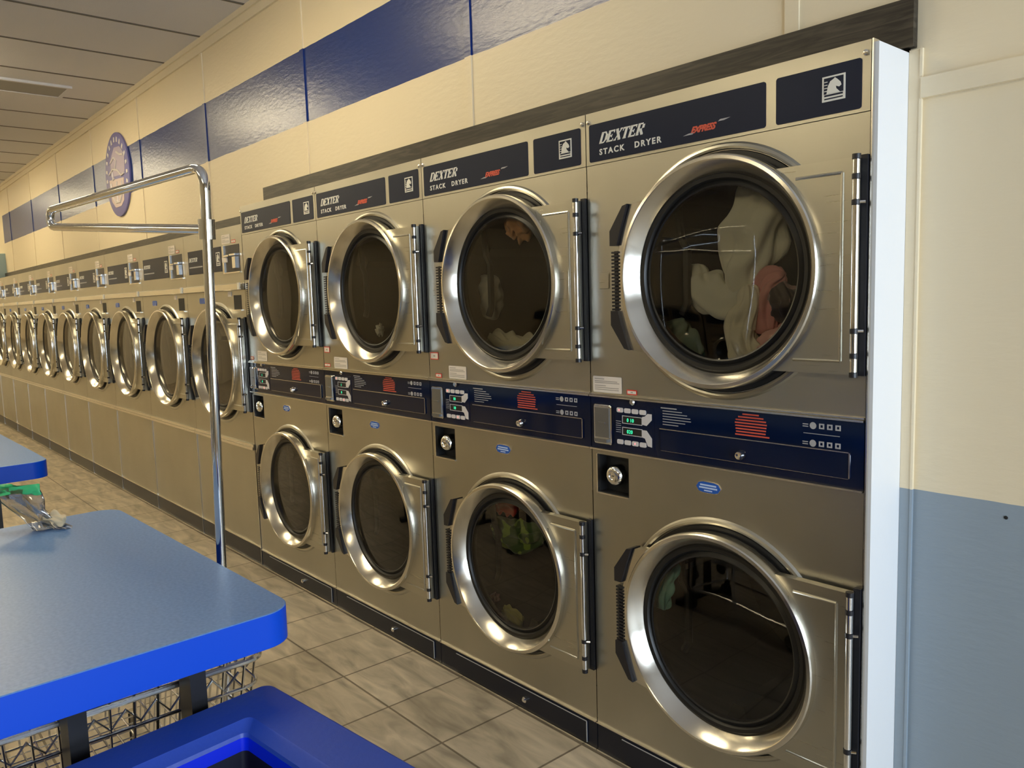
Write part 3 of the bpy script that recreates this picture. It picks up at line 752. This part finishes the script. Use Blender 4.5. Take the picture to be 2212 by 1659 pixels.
GS = 'single dryers in the long row'
def single_dryer():
    t = thing('single_dryer', 'x', 'dryer', (0, 0, 0), 0, GS)
    W_ = PITCH; X0, X1 = -W_ + 0.0015, -0.0015
    c = (-0.388, 1.066); R = 0.302
    b = MB()
    b.hole_panel(X0, X1, 0.655, 1.455, c[0], c[1], R - 0.045)
    b.box(X0, X1, 0, 0.02, 1.490, ZS); b.box(X0, X1, 0, 0.02, 0.105, 0.6245)
    emboss(b, *c, R)
    b.box(X0, X0 + 0.002, 0.021, 0.74, 0, ZS); b.box(X1 - 0.002, X1, 0.021, 0.74, 0, ZS)
    b.box(X0, X1, 0.021, 0.74, ZS - 0.002, ZS); b.box(X0, X1, 0.74, 0.745, 0, ZS)
    b.build('cabinet', M['steel'], t, sharp=30)
    b = MB(); b.rrect(X0, X1, 1.456, 1.490, -0.022, 0.02, 0.004, 0.003)
    b.box(X0, X1, -0.025, -0.021, 1.466, 1.470)
    led = b.build('ledge', M['bright'], t)
    b = MB(); b.box(-0.030, -0.003, -0.028, -0.0215, 1.458, 1.492); b.build('ledge_clip', M['white_ink'], led)
    b = MB(); b.box(X0, X1, -0.010, 0.02, 0.6395, 0.6545); b.box(X0, X1, -0.014, 0.02, 0.625, 0.6385); b.build('middle_rail', M['bright'], t)
    b = MB(); b.box(-0.780, -0.282, -0.0016, 0, 1.560, 1.692)
    pl = b.build('name_plate', M['navy'], t)
    b = MB(); serif_word(b, 'DEXTER', -0.765, 1.632, 0.022, 0.020, 0.42, -0.0020, 0.09); b.build('lettering', M['white_ink'], pl)
    b = MB(); b.box(-0.765, -0.56, -0.0022, -0.0014, 1.597, 1.604); b.build('small_print', M['grey_ink'], pl)
    emblem(pl, -0.352, -0.297, 1.592, 1.664, -0.0017)
    b = MB(); b.box(-0.236, -0.040, -0.0015, 0, 1.552, 1.690)
    cb = b.build('coin_box', M['black'], t)
    b = MB(); b.box(-0.252, -0.236, -0.006, 0, 1.545, 1.692); b.box(-0.236, -0.036, -0.006, 0, 1.545, 1.551); b.build('coin_box_frame', M['bright'], cb)
    b = MB(); b.box(-0.215, -0.155, -0.014, -0.0015, 1.632, 1.640); b.box(-0.140, -0.070, -0.016, -0.0015, 1.634, 1.643); b.box(-0.118, -0.078, -0.010, -0.0015, 1.570, 1.628)
    b.build('coin_slide', M['chrome'], cb)
    b = MB(); b.box(-0.258, -0.196, -0.007, -0.0015, 1.604, 1.630); b.build('price_tag', M['label'], cb)
    paper_label(t, -0.262, -0.150, 1.700, 1.748); red_label(t, -0.132, -0.080, 1.699, 1.715)
    b = MB(); b.box(-0.150, -0.052, -0.001, 0.0, 1.356, 1.430); b.build('slot_recess', M['dark'], t)
    b = MB(); b.box(-0.155, -0.048, -0.008, 0.0, 1.349, 1.355); b.build('slot_lip', M['bright'], t)
    b = MB(); b.box(-0.220, -0.176, -0.003, 0, 1.424, 1.450); b.build('price_tag', M['label'], t)
    b = MB(); b.rrect(-0.640, -0.560, 1.392, 1.424, -0.003, 0, 0.01); b.build('blue_badge', M['badge'], t)
    door(t, c[0], c[1], R, -0.006, 0.828, 1.310)
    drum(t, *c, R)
    b = MB(); b.box(X0, X1, 0.0, 0.02, 0.010, 0.104); kp = b.build('kick_panel', M['kick'], t)
    b = MB(); b.box(X0, X1, -0.006, 0.004, 0.103, 0.107); b.box(X0, X1, -0.006, 0.004, 0.004, 0.010); b.build('edge_trim', M['bright'], kp)
    b = MB(); b.box(-0.0045, -0.0015, -0.003, 0, 0.0, 0.6245); b.build('seam_strip', M['bright'], t)
    return t
ORD = ['single dryer at the right end of the low row, half behind the chrome post', 'single dryer just left of the chrome post, red reflection in its glass',
       'third single dryer from the stacked dryers, pale green item behind its glass', 'fourth single dryer leftward from the stacked dryers',
       'fifth single dryer leftward from the stacked dryers', 'sixth single dryer leftward from the stacked dryers, bright reflection low on its door',
       'seventh single dryer leftward from the stacked dryers', 'eighth single dryer leftward, far down the row',
       'ninth single dryer leftward, the last whole one in the photo', 'single dryer cut off by the left edge of the photo']
s0 = single_dryer()
for k in range(NS):
    d = s0 if k == 0 else copy_tree(s0)
    d.location = (XS - PITCH * k - 0.002, 0, 0); d['label'] = ORD[k]

# ------------------------------------------------------------------ laundry
def garment(name, label, path, rad, col, seed, cat='laundry', folds=5, spots=None, flat=0.55, group=None, amp=0.22):
    """a crumpled cloth: a lofted, flattened, deeply folded closed surface"""
    rr = random.Random(seed); P = [Vector(p) for p in path]
    def cr(i, t):
        a, b_, c, d = P[max(i - 1, 0)], P[i], P[min(i + 1, len(P) - 1)], P[min(i + 2, len(P) - 1)]
        return 0.5 * ((2 * b_) + (c - a) * t + (2 * a - 5 * b_ + 4 * c - d) * t * t + (3 * b_ - a - 3 * c + d) * t ** 3)
    K = 14; C_ = []; Rr = []
    for i in range(len(P) - 1):
        for j in range(K):
            t = j / K; C_.append(cr(i, t)); Rr.append(rad[i] * (1 - t) + rad[i + 1] * t)
    C_.append(P[-1]); Rr.append(rad[-1]); n = 56; m = len(C_)
    ph = [rr.uniform(0, 6.28) for _ in range(8)]; up = Vector((0, 1, 0)); rings = []
    for i in range(m):
        t = (C_[min(i + 1, m - 1)] - C_[max(i - 1, 0)]).normalized()
        w = t.cross(up).normalized(); d_ = w.cross(t).normalized(); s = i / (m - 1)
        endt = min(1, math.sqrt(max(0.0, 1 - max(0, 1 - s * 9) ** 2))) * min(1, math.sqrt(max(0.0, 1 - max(0, 1 - (1 - s) * 9) ** 2)))
        q = []
        for k in range(n):
            a = 2 * PI * k / n
            f = 1 + amp * math.sin(folds * a + ph[0] + 3.2 * math.sin(s * 4 + ph[1])) + amp * .55 * math.sin((folds * 2 + 1) * a + ph[2] + 5 * s) + amp * .35 * math.sin(3 * a + ph[3] - 9 * s) + .12 * math.sin(s * 17 + 2 * a + ph[4])
            e = Rr[i] * max(endt, 0.04)
            q.append(C_[i] + w * math.cos(a) * e * f + d_ * math.sin(a) * e * f * flat)
        rings.append(q)
    b = MB(); fs = []
    for i in range(m - 1):
        for k in range(n):
            j = (k + 1) % n; fs.append((i * n + k, i * n + j, (i + 1) * n + j, (i + 1) * n + k))
    fs.append(list(range(n))); fs.append([(m - 1) * n + k for k in range(n)])
    b.add([v for q in rings for v in q], fs)
    o = b.build(name, cloth_mat(name + '_cloth', col, spots), sharp=180)
    return tag(o, label, cat, group)
U = 1.414; Lz = 0.495
garment('bed_sheet', 'white sheet tumbling at the top of the nearest upper drum', [(-.285, .10, 1.625), (-.305, .09, 1.585), (-.325, .085, 1.51), (-.345, .08, 1.43), (-.335, .08, 1.36)], [.045, .070, .082, .066, .035], (.86, .83, .66), 3, folds=4, amp=.12)
garment('pillowcase', 'pale rounded cloth swinging left in the nearest upper drum', [(-.33, .08, 1.385), (-.385, .075, 1.35), (-.44, .075, 1.365), (-.485, .08, 1.405), (-.485, .08, 1.445)], [.03, .046, .055, .045, .022], (.80, .78, .64), 5, folds=3, amp=.10)
garment('towel', 'cream folded towel hanging in the middle of the nearest upper drum', [(-.318, .045, 1.385), (-.310, .04, 1.335), (-.330, .04, 1.28), (-.318, .04, 1.225), (-.292, .045, 1.190)], [.020, .030, .040, .038, .026], (.84, .78, .60), 8, folds=5, amp=.16)
garment('shirt', 'pink shirt with a long fold in the nearest upper drum', [(-.225, .06, 1.410), (-.265, .06, 1.385), (-.275, .06, 1.33), (-.262, .06, 1.265)], [.018, .034, .042, .025], (.70, .32, .29), 11, folds=4)
garment('printed_top', 'black and brown printed top beside the pink shirt in the drum', [(-.238, .04, 1.380), (-.214, .045, 1.34), (-.205, .05, 1.295)], [.024, .036, .026], (.07, .05, .045), 13, folds=5, spots=(.38, .24, .22))
garment('pink_cloth', 'pale pink cloth at the bottom right of the nearest upper drum', [(-.292, .05, 1.210), (-.250, .05, 1.240), (-.195, .06, 1.285)], [.024, .034, .020], (.84, .46, .41), 17, folds=5)
garment('mint_cloth', 'pale mint cloth low on the left in the nearest upper drum', [(-.585, .11, 1.30), (-.57, .11, 1.25), (-.52, .12, 1.19)], [.03, .05, .035], (.34, .45, .38), 19, folds=3, amp=.1)
garment('teal_cloth', 'teal cloth at the upper left of the nearest lower drum', [(-.535, .035, .655), (-.568, .030, .59), (-.575, .030, .50)], [.022, .032, .018], (.30, .70, .62), 23, folds=4)
X2 = -SW
garment('orange_cloth', 'orange cloth at the top of the second upper drum', [(X2 - .385, .05, 1.565), (X2 - .355, .05, 1.60), (X2 - .30, .06, 1.60)], [.022, .048, .045], (.60, .30, .13), 29, folds=4)
garment('white_shirt', 'grey-white shirt falling on the left in the second upper drum', [(X2 - .53, .08, 1.45), (X2 - .545, .09, 1.38), (X2 - .56, .10, 1.30)], [.04, .052, .035], (.42, .40, .32), 31, folds=3, amp=.12)
garment('laundry_pile', 'cream laundry heap at the bottom of the second upper drum', [(X2 - .56, .09, 1.235), (X2 - .48, .085, 1.20), (X2 - .40, .085, 1.195), (X2 - .32, .09, 1.21)], [.035, .048, .048, .035], (.66, .62, .46), 37, folds=5)
garment('red_cloth', 'red cloth at the top of the second lower drum', [(X2 - .535, .075, .655), (X2 - .48, .07, .672), (X2 - .42, .075, .668)], [.028, .040, .028], (.60, .05, .04), 41, folds=4)
garment('green_cloth', 'dark green patterned cloth under the red one in the second lower drum', [(X2 - .57, .09, .58), (X2 - .49, .085, .555), (X2 - .40, .09, .56), (X2 - .33, .10, .59)], [.030, .048, .048, .028], (.06, .11, .03), 43, folds=5, spots=(.22, .34, .05))
garment('yellow_cloth', 'yellow cloth at the bottom of the second lower drum', [(X2 - .485, .05, .290), (X2 - .435, .045, .282), (X2 - .385, .05, .275)], [.018, .030, .020], (.62, .58, .18), 47, folds=5)
garment('pink_sock', 'pink sock beside the yellow cloth in the second lower drum', [(X2 - .545, .05, .335), (X2 - .525, .05, .305)], [.020, .022], (.70, .38, .36), 53, folds=3)
garment('white_sock', 'small white item lying in the third upper drum', [(-1.6 - .445, .06, 1.255), (-1.6 - .41, .06, 1.262)], [.018, .022], (.84, .80, .66), 59, folds=4)
X5 = XS - PITCH * 2
garment('green_towel', 'pale green towel behind the glass of the third single dryer', [(X5 - .40, .06, 1.16), (X5 - .40, .06, 1.08), (X5 - .41, .06, 1.00)], [.05, .06, .05], (.36, .55, .44), 61, folds=3, amp=.1)

# ------------------------------------------------------------------ round wall sign
t = thing('wall_sign', 'round purple-blue sign with pale figure on the wall over the stripe', 'sign', (-5.735, YW - 0.002, 2.378))
b = MB(); b.lathe([(0.305, 0.0), (0.305, -0.012), (0.300, -0.014), (0.0005, -0.014)], 0, 0, 64)
M['sign_blue'] = mat('sign_purple_blue', (0.19, 0.18, 0.42), 0.5)
M['sign_pale'] = mat('sign_pale_print', (0.62, 0.50, 0.50), 0.5)
M['sign_line'] = mat('sign_white_line', (0.72, 0.68, 0.68), 0.5)
M['sign_mauve'] = mat('sign_mauve_print', (0.42, 0.36, 0.50), 0.5)
sd = b.build('sign_disc', M['sign_blue'], t)
b = MB()
b.mi = 0
b.prism([(-.20, -.02), (.17, -.04), (.14, -.20), (.06, -.235), (-.08, -.235), (-.17, -.18)], -0.0165, -0.0135)
b.mi = 2
b.prism([(-.15, .00), (.20, -.02), (.22, .12), (.12, .19), (-.02, .20), (-.14, .12)], -0.0160, -0.0136)
b.mi = 1
for k in range(15):                       # blocks of writing round the rim, too blurred to read
    a = math.radians(200 - k * 15.5); r = 0.255
    c, s_ = math.cos(a), math.sin(a)
    q = [(-.014, -.018), (.014, -.018), (.010, .018), (-.010, .018)]
    b.prism([(r * c + p[0] * s_ + p[1] * c, r * s_ - p[0] * c + p[1] * s_) for p in q], -0.0166, -0.0136)
for pth in ([(-.13, .10), (-.04, .13), (.02, .10), (-.02, .04), (.05, .02)], [(-.18, .02), (-.08, .05), (.03, .03), (.12, -.02), (.20, -.01)], [(.04, .16), (.12, .13), (.20, .12)],
            [(-.15, -.05), (-.13, -.15), (-.05, -.20), (.05, -.205), (.11, -.15), (.12, -.06)], [(0, -.05), (-.02, -.14), (0, -.2)], [(-.10, .03), (-.09, -.03), (-.05, -.02)]):
    b.tube([(p[0], -0.0165, p[1]) for p in pth], 0.008, 6)
b.build('sign_print', [M['sign_pale'], M['sign_line'], M['sign_mauve']], t)

# pale wall box at the far left
t = thing('wall_box', 'pale teal box with a dark slot on the wall at the far left', 'box', (-10.95, YW, 1.86))
b = MB(); b.rrect(-0.30, 0.30, -0.06, 0.24, -0.10, 0.0, 0.01, 0.003); b.build('box_body', M['teal_box'], t)
b = MB(); b.box(-0.05, 0.16, -0.104, -0.0995, 0.10, 0.15); b.build('box_slot', M['dark'], t)

# ------------------------------------------------------------------ folding tables
def folding_table(label):
    t = thing('folding_table', label, 'table', (0, 0, 0), 0, 'blue folding tables')
    Z = 0.85; th = 0.060; x0, x1, y0, y1, r = -1.0, 0.0, -0.82, 0.0, 0.055
    def outline(rr, ins):
        pts = []
        for cx, cy, a0 in ((x1 - r, y0 + r, -90), (x1 - r, y1 - r, 0), (x0 + r, y1 - r, 90), (x0 + r, y0 + r, 180)):
            for k in range(9):
                a = math.radians(a0 + 90 * k / 8); pts.append((cx + (r - ins) * math.cos(a), cy + (r - ins) * math.sin(a)))
        return pts
    b = MB(); o0 = outline(r, 0.0); n = len(o0)
    vs = [(p[0], p[1], Z - 0.0015) for p in o0] + [(p[0], p[1], Z - th) for p in o0]
    b.add(vs, [(i, n + i, n + (i + 1) % n, (i + 1) % n) for i in range(n)] + [[n + i for i in range(n)][::-1]])
    tt = None
    b.mi = 1; o1 = outline(r, 0.0015)
    b.add([(p[0], p[1], Z - 0.0015) for p in o0] + [(p[0], p[1], Z) for p in o1], [(i, (i + 1) % n, n + (i + 1) % n, n + i) for i in range(n)] + [[n + i for i in range(n)]])
    b.build('tabletop', [M['blue_edge'], M['laminate']], t, sharp=30)
    for x in (-0.06, -0.94):
        for y in (-0.165, -0.345):
            b = MB(); b.box(x - 0.026, x + 0.026, y - 0.013, y + 0.013, 0.03, Z - th); b.build('leg', M['leg_black'], t)
        b = MB(); b.box(x - 0.03, x + 0.03, -0.52, -0.03, 0.0, 0.03); b.build('foot', M['leg_black'], t)
    b = MB(); b.box(-0.914, -0.086, -0.262, -0.248, Z - th - 0.015, Z - th); b.build('apron', M['leg_black'], t)
    return t
tb = folding_table('blue table in the foreground with a clear bag standing on it')
tb.location = (-0.487, -1.080, 0); tb.rotation_euler = (0, 0, 0.03)
tb2 = copy_tree(tb); tb2.location = (-2.405, -1.085, 0); tb2.rotation_euler = (0, 0, 0.02)
tb2['label'] = 'farther blue table cut off by the left edge, bare top'

# clear bag with a green zip band
t = thing('zip_bag', 'clear zip bag with green band standing on the near blue table', 'bag', (-1.385, -1.295, 0.851), math.radians(49))
b = MB(); rows = [(0.002, 0.045, 0.012, 0.020), (0.018, 0.040, 0.012, 0.008), (0.045, 0.036, 0.012, -0.012), (0.08, 0.044, 0.014, -0.036), (0.115, 0.056, 0.012, -0.052), (0.145, 0.064, 0.006, -0.064), (0.165, 0.067, 0.003, -0.070)]
n = 40
def bag_rings(rows, seed):
    rr = random.Random(seed); out = []
    for i, (z, w, d_, cx) in enumerate(rows):
        q = []
        for k in range(n):
            a = 2 * PI * k / n
            wob = 0.006 * math.sin(5 * a + i * 1.3) + 0.004 * math.sin(9 * a - i * 2.1)
            q.append((cx + w * math.cos(a), (d_ + wob) * math.sin(a) + 0.006 * math.sin(w * 60 * math.cos(a) + i), z + 0.004 * math.sin(3 * a + i)))
        out.append(q)
    return out
R_ = bag_rings(rows, 4)
sq = 0.62
R_ = [[(v[0], v[1], v[2] * sq) for v in q] for q in R_]
b.add([v for q in R_ for v in q], [(i * n + k, i * n + (k + 1) % n, (i + 1) * n + (k + 1) % n, (i + 1) * n + k) for i in range(len(R_) - 1) for k in range(n)])
b.build('bag_body', M['bag'], t, sharp=180)
R2 = bag_rings([(0.140, 0.0645, 0.008, -0.062), (0.150, 0.067, 0.006, -0.066), (0.166, 0.069, 0.0045, -0.070), (0.176, 0.068, 0.004, -0.072)], 4)
R2 = [[(v[0], v[1], v[2] * sq) for v in q] for q in R2]
b = MB(); b.add([v for q in R2 for v in q], [(i * n + k, i * n + (k + 1) % n, (i + 1) * n + (k + 1) % n, (i + 1) * n + k) for i in range(3) for k in range(n)])
b.build('zip_band', M['bag_green'], t, sharp=180)
g = garment('bag_contents', 'x', [(-.005, 0, .018), (.025, 0, .024), (.052, -.002, .017)], [.010, .017, .012], (.60, .48, .30), 71, folds=4)
for k_ in ('label', 'category'): del g[k_]
g.parent = t

# ------------------------------------------------------------------ wire cart with hanging rack
def wire_cart(label, loc, rz, post, arm, name='wire_laundry_cart'):
    """post: (x, y, lean) of the pole in cart space; arm: tip offset"""
    t = thing(name, label, 'cart', loc, rz, 'wire laundry carts')
    x0, x1, y0, y1, z0, z1 = -0.80, 0.0, -0.53, 0.0, 0.36, 0.765
    tp = 0.05
    b = MB()
    def pt(u, v, s):      # taper towards the bottom
        k = tp * (1 - (s - z0) / (z1 - z0))
        return (x0 + k + (x1 - x0 - 2 * k) * u, y0 + k + (y1 - y0 - 2 * k) * v, s)
    def rim(z, r):
        c = [pt(0, 0, z), pt(1, 0, z), pt(1, 1, z), pt(0, 1, z)]
        path = []
        q = 0.035
        for i in range(4):
            P0, P1, P2 = Vector(c[i - 1]), Vector(c[i]), Vector(c[(i + 1) % 4])
            a = P1 + (P0 - P1).normalized() * q; e = P1 + (P2 - P1).normalized() * q
            for k in range(5):
                s = k / 4; path.append(tuple((1 - s) ** 2 * a + 2 * s * (1 - s) * P1 + s * s * e))
        b.tube(path, r, 8, closed=True)
    for z in (z1, z1 - 0.03): rim(z, 0.0055)
    for z in (z1 - 0.08, z1 - 0.115, z1 - 0.155, z1 - 0.20, z1 - 0.255, z1 - 0.31, z1 - 0.36, z0): rim(z, 0.0032)
    nx, ny = 20, 14
    for i in range(1, nx):
        u = i / nx
        b.tube([pt(u, 0, z1), pt(u, 0, z0), pt(u, 1, z0), pt(u, 1, z1)], 0.0025, 6)
    for i in range(1, ny):
        v = i / ny
        b.tube([pt(0, v, z1), pt(0, v, z0), pt(1, v, z0), pt(1, v, z1)], 0.0025, 6)
    # wavy stiffening wires
    for v in (0, 1):
        b.tube([pt(i / 34, v, z1 - 0.045 - (0.028 if i % 2 else 0)) for i in range(2, 33)], 0.0025, 6)
    for u in (0, 1):
        b.tube([pt(u, i / 22, z1 - 0.045 - (0.028 if i % 2 else 0)) for i in range(2, 21)], 0.0025, 6)
    b.build('basket', M['zinc'], t)
    b = MB()
    fr = [(x0 + .05, y0 + .05, .13), (x1 - .05, y0 + .05, .13), (x1 - .05, y1 - .05, .13), (x0 + .05, y1 - .05, .13)]
    b.tube(fr, 0.012, 8, closed=True)
    for p in fr: b.tube([p, (p[0], p[1], z0)], 0.010, 8)
    b.build('chassis', M['chrome'], t)
    for p in fr:
        b = MB(); b.tube([(p[0], p[1] - 0.014, 0.05), (p[0], p[1] + 0.014, 0.05)], 0.05, 20)
        b.box(p[0] - 0.012, p[0] + 0.012, p[1] - 0.022, p[1] + 0.022, 0.095, 0.128)
        b.build('caster', M['rubber'], t)
    # pole and bent hanger arm in one run of tube
    P0 = Vector((post[0], post[1], 0.13)); top = Vector((post[0] + post[2], post[1], post[3]))
    tip = top + Vector(arm); rb = 0.05
    ax = (top - P0).normalized(); ah = (tip - top).normalized(); r = 0.0102
    b = MB()
    path = [tuple(P0)]
    a = top - ax * rb; e = top + ah * rb
    for k in range(9):
        s = k / 8; path.append(tuple((1 - s) ** 2 * a + 2 * s * (1 - s) * top + s * s * e))
    path.append(tuple(tip - ah * 0.03))
    dz = 0.046; c = tip - ah * 0.02 + Vector((0, 0, -dz / 2))
    for k in range(9):
        q = PI / 2 - PI * k / 8; path.append(tuple(c + ah * (dz / 2 * math.cos(q)) + Vector((0, 0, dz / 2 * math.sin(q)))))
    low = P0 + ax * ((post[3] - 0.125 - 0.13) / ax.z)
    path.append(tuple(low))
    b.tube(path, r, 16)
    b.tube([tuple(low - ax * .02), tuple(low + ax * .02)], 0.0165, 16)
    b.build('hanging_rack', M['chrome'], t)
    return t
wire_cart('chrome wire cart under the near blue table with tall hanging bar', (-0.580, -1.100, 0), 0.0, (-0.385, 0.052, 0.105, 1.652), (-0.84, -0.11, -0.008))
wire_cart('second chrome wire cart between the tables, seen mirrored in the door glass', (-1.66, -1.62, 0), 0.0, (-0.42, -0.02, 0.0, 1.74), (0.30, -0.45, -0.005))

# ------------------------------------------------------------------ blue plastic tub cart in the foreground
t = thing('plastic_tub', 'empty blue plastic laundry tub with a thick rim at the bottom edge of the photo', 'laundry tub', (-0.514, -1.128, 0), 0.11)
Wt, Dt = 0.80, 0.56
def ring_pts(ins, z, r):
    r = max(r, 0.004); pts = []
    for cx, cy, a0 in ((Wt - ins - r, -Dt + ins + r, -90), (Wt - ins - r, -ins - r, 0), (ins + r, -ins - r, 90), (ins + r, -Dt + ins + r, 180)):
        for k in range(7):
            a = math.radians(a0 + 90 * k / 6); pts.append((cx + r * math.cos(a), cy + r * math.sin(a), z))
    return pts
prof = [(0.05, 0.20, .03), (0.018, 0.66, .02), (0.0, 0.665, .02), (0.0, 0.712, .02), (0.002, 0.717, .019), (0.006, 0.719, .017), (0.080, 0.718, .012), (0.082, 0.716, .012), (0.098, 0.706, .011), (0.100, 0.700, .010)]
inn = [(0.100, 0.700, .010), (0.102, 0.680, .010)]
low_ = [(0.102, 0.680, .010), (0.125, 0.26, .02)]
def loft(b, prof, cap=False):
    R_ = [ring_pts(*p) for p in prof]; n = len(R_[0])
    fs = [(i * n + k, i * n + (k + 1) % n, (i + 1) * n + (k + 1) % n, (i + 1) * n + k) for i in range(len(R_) - 1) for k in range(n)]
    if cap: fs.append([(len(R_) - 1) * n + k for k in range(n)])
    b.add([v for q in R_ for v in q], fs)
b = MB(); loft(b, prof); b.add(ring_pts(0.05, 0.20, .03), [list(range(28))]); b.build('tub_shell', M['blue_tub'], t, sharp=22)
b = MB(); loft(b, inn); b.build('tub_inner_rim', M['blue_lip'], t, sharp=50)
b = MB(); loft(b, low_, True); b.build('tub_inner_shade', M['tub_shade'], t, sharp=50)  # lower inside of the tub, its shade painted as a near-black surface
b = MB(); b.tube([(0.1, -0.1, 0.17), (Wt - 0.1, -0.1, 0.17), (Wt - 0.1, -Dt + 0.1, 0.17), (0.1, -Dt + 0.1, 0.17)], 0.016, 8, closed=True)
for x in (0.1, Wt - 0.1):
    for y in (-0.1, -Dt + 0.1): b.tube([(x, y, 0.17), (x, y, 0.205)], 0.02, 8)
b.build('tub_frame', M['leg_black'], t)
for x in (0.1, Wt - 0.1):
    for y in (-0.1, -Dt + 0.1):
        b = MB(); b.tube([(x, y - 0.014, 0.055), (x, y + 0.014, 0.055)], 0.055, 20); b.box(x - 0.012, x + 0.012, y - 0.022, y + 0.022, 0.105, 0.16)
        b.build('caster', M['rubber'], t)

# ------------------------------------------------------------------ washers on the far side of the room (mirrored in the glass)
def washer(label):
    t = thing('front_load_washer', label, 'washer', (0, 0, 0), 0, 'washers across the room')
    b = MB(); w = 0.345; H = 1.10
    b.hole_panel(-w, w, 0.0, 0.93, 0, 0.50, 0.19)
    b.box(-w, w, 0, 0.02, 0.93, H); b.box(-w, -w + .002, 0.02, 0.7, 0, H); b.box(w - .002, w, 0.02, 0.7, 0, H); b.box(-w, w, 0.02, 0.7, H - .01, H); b.box(-w, w, 0.69, 0.7, 0, H)
    b.build('cabinet', M['steel'], t)
    b = MB(); b.box(-0.3, 0.3, -0.004, 0, 0.95, 1.07); b.build('control_panel', M['navy'], t)
    b = MB(); b.lathe([(0.23, 0), (0.235, -0.03), (0.215, -0.05), (0.175, -0.02)], 0, 0.5, 48); d = b.build('door', M['steel_ring'], t)
    b = MB(); b.lathe([(0.178, -0.02), (0.12, 0.05), (0.0005, 0.08)], 0, 0.5, 40); b.build('door_bowl', M['rubber'], d)
    return t
ws = washer('steel front-load washer across the room nearest the windows')
for k in range(9):
    d = ws if k == 0 else copy_tree(ws)
    d.location = (1.4 - 0.72 * k, -3.9, 0); d.rotation_euler = (0, 0, PI)
    d['label'] = ['steel front-load washer across the room nearest the windows', 'second washer across the room from the windows', 'third washer across the room from the windows',
                  'fourth washer across the room from the windows', 'fifth washer across the room from the windows', 'sixth washer across the room from the windows',
                  'seventh washer across the room from the windows', 'eighth washer across the room from the windows', 'ninth washer across the room, farthest from the windows'][k]
